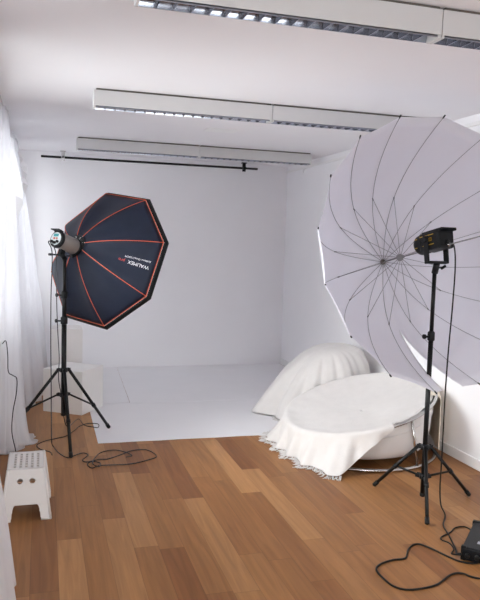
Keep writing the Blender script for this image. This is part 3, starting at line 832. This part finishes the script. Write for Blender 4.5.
# side walls with arched openings and finger holes: build as panels in (u,z)
def wall_panel(pt, holes, arch_w, arch_h):
    bm = NB(); n = 108; m = 90
    def inside(a, z):
        if z < arch_h and abs(a) < arch_w + (.05 * max(0, 1 - z / arch_h)): 
            rx, rz = arch_w - abs(a), arch_h - z
            if rx < .1 and rz < .02 and ((.1 - rx) / .1) ** 2 + ((.02 - rz) / .02) ** 2 > 1: return True
            return False
        for ha, hz, hra, hrz in holes:
            if ((a - ha) / hra) ** 2 + ((z - hz) / hrz) ** 2 < 1: return False
        return True
    vv = {}
    def g(i, j):
        if (i, j) not in vv: vv[i, j] = bm.verts.new(pt(-1 + 2 * i / n, HT * j / m))
        return vv[i, j]
    for i in range(n):
        for j in range(m):
            if inside(-1 + 2 * (i + .5) / n, HT * (j + .5) / m): bm.faces.new((g(i, j), g(i + 1, j), g(i + 1, j + 1), g(i, j + 1)))
    return bm
rad = .035
def rp_(u, v, z):       # plan with rounded vertical corners
    return stool_pt(u, v, z)
fr = link('front_panel', wall_panel(lambda a, z: rp_(a, -1, z), [(-.31, .208, .145, .0135), (.31, .208, .145, .0135)], .56, .085), M['stool'], st, True); thicken(fr, .005)
bk = link('rear_panel', wall_panel(lambda a, z: rp_(a, 1, z), [], .56, .085), M['stool'], st, True); thicken(bk, .005)
for s in (-1, 1):
    o = link('side_panel', wall_panel(lambda a, z: rp_(s, a, z), [], .5, .1), M['stool'], st, True); thicken(o, .005)
bm = NB()
for z, e in ((HT, .0),):
    P = [stool_pt(u, v, z) for u, v in ((-1, -1), (1, -1), (1, 1), (-1, 1))]
    tube(bm, [P[0], P[1], P[2], P[3]], .006, 8, closed=True)
link('rounded_rim', bm, M['stool'], st, True)
for u, v in ((-1, -1), (1, -1), (1, 1), (-1, 1)):
    bm = NB(); tube(bm, [stool_pt(u, v, .006), stool_pt(u, v, HT)], .007, 8)
    a = stool_pt(u, v, 0)
    p0 = stool_pt(u * .62, v, .006); p1 = stool_pt(u, v * .62, .006)
    tube(bm, [p0, a + V((0, 0, .006)), p1], .006, 8)
    link('leg', bm, M['stool'], st, True)

# ------------------------------------------------------------------ power pack at the lower right
pa, pb = V((1.989, 2.748, 0)), V((2.234, 2.997, 0)); e1 = (pb - pa).normalized(); e2 = V((e1.y, -e1.x, 0))
px = Matrix((tuple(e1) + (0,), tuple(e2) + (0,), (0, 0, 1, 0), (0, 0, 0, 1))).transposed(); px.translation = pa
pp = empty('power_pack', pa + e1 * .17 + e2 * .09, 'black power supply box on the wood floor at the lower right', 'power supply')
bm = NB(); box(bm, .0, .35, .0, .19, .004, .068, .006, px); link('case', bm, M['black_pl'], pp)
bm = NB(); box(bm, -.012, .0, .004, .186, .008, .062, .003, px); ep = link('end_panel', bm, M['navy_dk'], pp)
bm = NB(); box(bm, .335, .362, -.006, .196, .0, .076, .006, px); link('end_frame', bm, M['black'], pp)
bm = NB(); box(bm, -.006, .02, -.005, .02, .0, .074, .006, px); link('corner_guard', bm, M['black'], pp)
bm = NB(); box(bm, .10, .16, .055, .115, .0675, .0695, .001, px); link('vent_patch', bm, M['cord'], pp)
link('label_plate', box(NB(), .07, .10, .06, .115, .0675, .0698, .0005, px), M['grey_label'], pp)
bm = NB()
for v, z in ((.03, .035), (.075, .035), (.12, .035)): lathe(bm, px @ V((-.012, v, z)), -e1, [(.012, 0), (.012, .014), (.008, .016)], 12)
link('socket', bm, M['cord'], ep)
link('toggle', cyl(NB(), px @ V((-.012, .155, .03)), px @ V((-.05, .165, .022)), .005, 8), M['chrome'], ep)

# ------------------------------------------------------------------ cords
def cord(name, pts, r, m, label, cat='cord', grp=None, mm=8):
    o = link(name, tube(NB(), catmull(pts, mm), r, 8), M[m]); root_at(o, tuple(pts[-1]))
    return tag(o, label, cat, grp)
GRD = .0048
LJ = LC - LF * .106 + LS * .018 - LU * .035
cord('black_cable', [LJ, LJ - LF * .03 + V((.004, 0, -.012)), (2.232, 3.30, 1.43), (2.236, 3.31, 1.2), (2.226, 3.31, .95), (2.228, 3.32, .7), (2.236, 3.33, .45), (2.25, 3.35, .25), (2.256, 3.36, .12), (2.248, 3.33, .03),
     (2.22, 3.24, GRD), (2.13, 3.12, GRD), (2.085, 3.0, GRD), (2.045, 2.9, GRD), (2.02, 2.84, GRD), (1.995, 2.80, .007), (1.985, 2.775, .018), (1.975, 2.753, .03), (1.985, 2.742, .034)], .0042, 'cord', 'black cord dropping from the studio lamp to the power box')
cord('black_cable', [(2.275, 2.935, .008), (2.25, 3.01, GRD), (2.235, 3.075, GRD), (2.175, 3.075, GRD), (2.115, 3.03, GRD), (2.035, 2.99, GRD), (2.005, 2.945, GRD + .007), (2.02, 2.895, GRD + .009), (2.008, 2.84, GRD + .004), (1.975, 2.81, .006), (1.962, 2.77, .02), (1.968, 2.735, .033), (1.975, 2.73, .035)],
     .0038, 'cord', 'short black cord looping back beside the power box')
FL = [(2.056, 2.693), (1.974, 2.717), (1.937, 2.783), (1.901, 2.887), (1.859, 2.943), (1.786, 2.901), (1.720, 2.817), (1.646, 2.812), (1.570, 2.788), (1.520, 2.738), (1.515, 2.630), (1.536, 2.565), (1.595, 2.537), (1.720, 2.549), (1.844, 2.618), (1.905, 2.616), (1.957, 2.555)]
# camera pose
FPX, YAW, PIT, ROL = 673.32, .2872, .0869, .0303
CF = V((math.sin(YAW) * math.cos(PIT), math.cos(YAW) * math.cos(PIT), -math.sin(PIT))); r0 = V((math.cos(YAW), -math.sin(YAW), 0)); d0 = CF.cross(r0)
CR = math.cos(ROL) * r0 - math.sin(ROL) * d0; CD = math.sin(ROL) * r0 + math.cos(ROL) * d0; CC = V((0, 0, 1.53))
P = [V(q + (GRD,)) for q in FL]; P = [P[0] + V((.25, .05, 0))] + P + [P[-1] + V((.25, -.1, 0))]
cord('floor_cable', P, .0050, 'cord', 'thick black cable curving across the wood floor at the lower right', 'cable')
# left: two mains leads from the flash head
rear = loc(FA, -.222, -.02, -.03)
C1 = [rear, rear - AX * .04 + V((0, 0, -.01)), V((.068, 4.97, 1.40)), V((.062, 4.98, 1.1)), V((.062, 4.97, .8)), V((.066, 4.96, .5)), V((.068, 4.92, .25)), V((.07, 4.87, .08)), V((0.082, 4.969, GRD)), V((0.120, 4.796, GRD)), V((0.171, 4.686, GRD)), V((0.213, 4.711, GRD)), V((0.280, 4.765, GRD)), V((0.315, 4.713, GRD)), V((0.272, 4.612, GRD)), V((0.299, 4.564, GRD)), V((0.382, 4.601, GRD)), V((0.439, 4.600, GRD)), V((0.533, 4.671, GRD)), V((0.631, 4.756, GRD)), V((0.735, 4.748, GRD)), V((0.780, 4.600, GRD)), V((0.717, 4.533, GRD)), V((0.577, 4.467, GRD)), V((0.385, 4.474, GRD)), V((0.323, 4.435, GRD)), V((0.298, 4.512, GRD)), V((0.331, 4.543, .013)), V((0.381, 4.502, .013)), V((0.368, 4.432, .013)), V((0.333, 4.481, .016)), V((0.347, 4.584, .016)), V((0.408, 4.752, GRD)), V((0.503, 4.792, GRD)), V((0.572, 4.706, .013)), V((0.613, 4.644, GRD)), V((0.569, 4.619, GRD))]
cord('mains_lead', C1, .0038, 'cordgrey', 'dark mains lead from the flash head ending coiled on the floor by the tripod', 'cord')
rear2 = loc(FA, -.222, .015, -.035)
C2 = [rear2, rear2 - AX * .03 + V((0, 0, -.012)), V((.096, 4.96, 1.38)), V((.10, 4.97, 1.1)), V((.11, 4.98, .85)), V((.122, 4.99, .65)), V((.118, 4.985, .5)), V((.14, 5.04, .36)), V((.155, 5.06, .22)), V((.19, 5.13, .10)), V((0.295, 5.686, GRD)), V((0.333, 5.492, GRD)), V((0.399, 5.421, GRD)), V((0.437, 5.399, GRD)), V((0.445, 5.503, GRD)), V((0.367, 5.532, GRD)), V((0.291, 5.455, GRD)), V((0.255, 5.359, GRD)), V((0.181, 5.206, GRD)), V((0.107, 5.154, GRD)), V((0.027, 5.104, GRD)), V((-0.030, 5.014, GRD)), V((-0.009, 4.914, GRD)), V((0.060, 4.831, GRD)), V((0.072, 4.760, GRD))]
cord('sync_lead', C2, .0034, 'cordgrey', 'dark lead hanging beside the tripod pole and looping on the floor behind it', 'cord')
cord('blind_cord', [(-.262, 4.9, .772), (-.238, 4.895, .79), (-.226, 4.885, .69), (-.222, 4.88, .58), (-.19, 4.86, .555), (-.165, 4.855, .53), (-.168, 4.85, .43), (-.19, 4.85, .30), (-.197, 4.85, .16), (-.175, 4.83, .05), (-.16, 4.78, .005), (-.10, 4.72, .005), (-.06, 4.62, .005), (-.09, 4.5, .005)], .0034, 'cord',
     'thin dark cord hanging from the window sill down in front of the curtain')

# ------------------------------------------------------------------ daylight
w = bpy.data.worlds.new('overcast_sky'); S.world = w; w.use_nodes = True; nt = w.node_tree
bg = nt.nodes['Background']
tc = nd(nt, 'ShaderNodeTexCoord'); sp = nd(nt, 'ShaderNodeSeparateXYZ'); nt.links.new(tc.outputs['Generated'], sp.inputs[0])
rp2 = nd(nt, 'ShaderNodeValToRGB'); nt.links.new(sp.outputs[2], rp2.inputs[0])
rp2.color_ramp.elements[0].position = 0.; rp2.color_ramp.elements[0].color = (.54, .54, .55, 1)
rp2.color_ramp.elements[1].position = .12; rp2.color_ramp.elements[1].color = (.99, .985, .99, 1)
nt.links.new(rp2.outputs[0], bg.inputs['Color']); bg.inputs['Strength'].default_value = 20.

# ------------------------------------------------------------------ camera
cam = bpy.data.cameras.new('camera'); co = bpy.data.objects.new('camera', cam); COL.objects.link(co)
cam.sensor_fit = 'VERTICAL'; cam.sensor_height = 36; cam.sensor_width = 36 * .8; cam.lens = FPX / 600 * 36; cam.clip_start = .02; cam.clip_end = 60
mt = Matrix((tuple(CR) + (0,), tuple(-CD) + (0,), tuple(-CF) + (0,), (0, 0, 0, 1))).transposed(); mt.translation = CC
co.matrix_world = mt
S.camera = co
S.view_settings.view_transform = 'Standard'; S.view_settings.look = 'None'; S.view_settings.gamma = 1; S.view_settings.use_curve_mapping = False
S.view_settings.exposure = 0.
S.cycles.max_bounces = 16; S.cycles.diffuse_bounces = 10; S.cycles.transparent_max_bounces = 24; S.cycles.transmission_bounces = 10
S.cycles.sample_clamp_indirect = 4.0; S.cycles.use_denoising = True
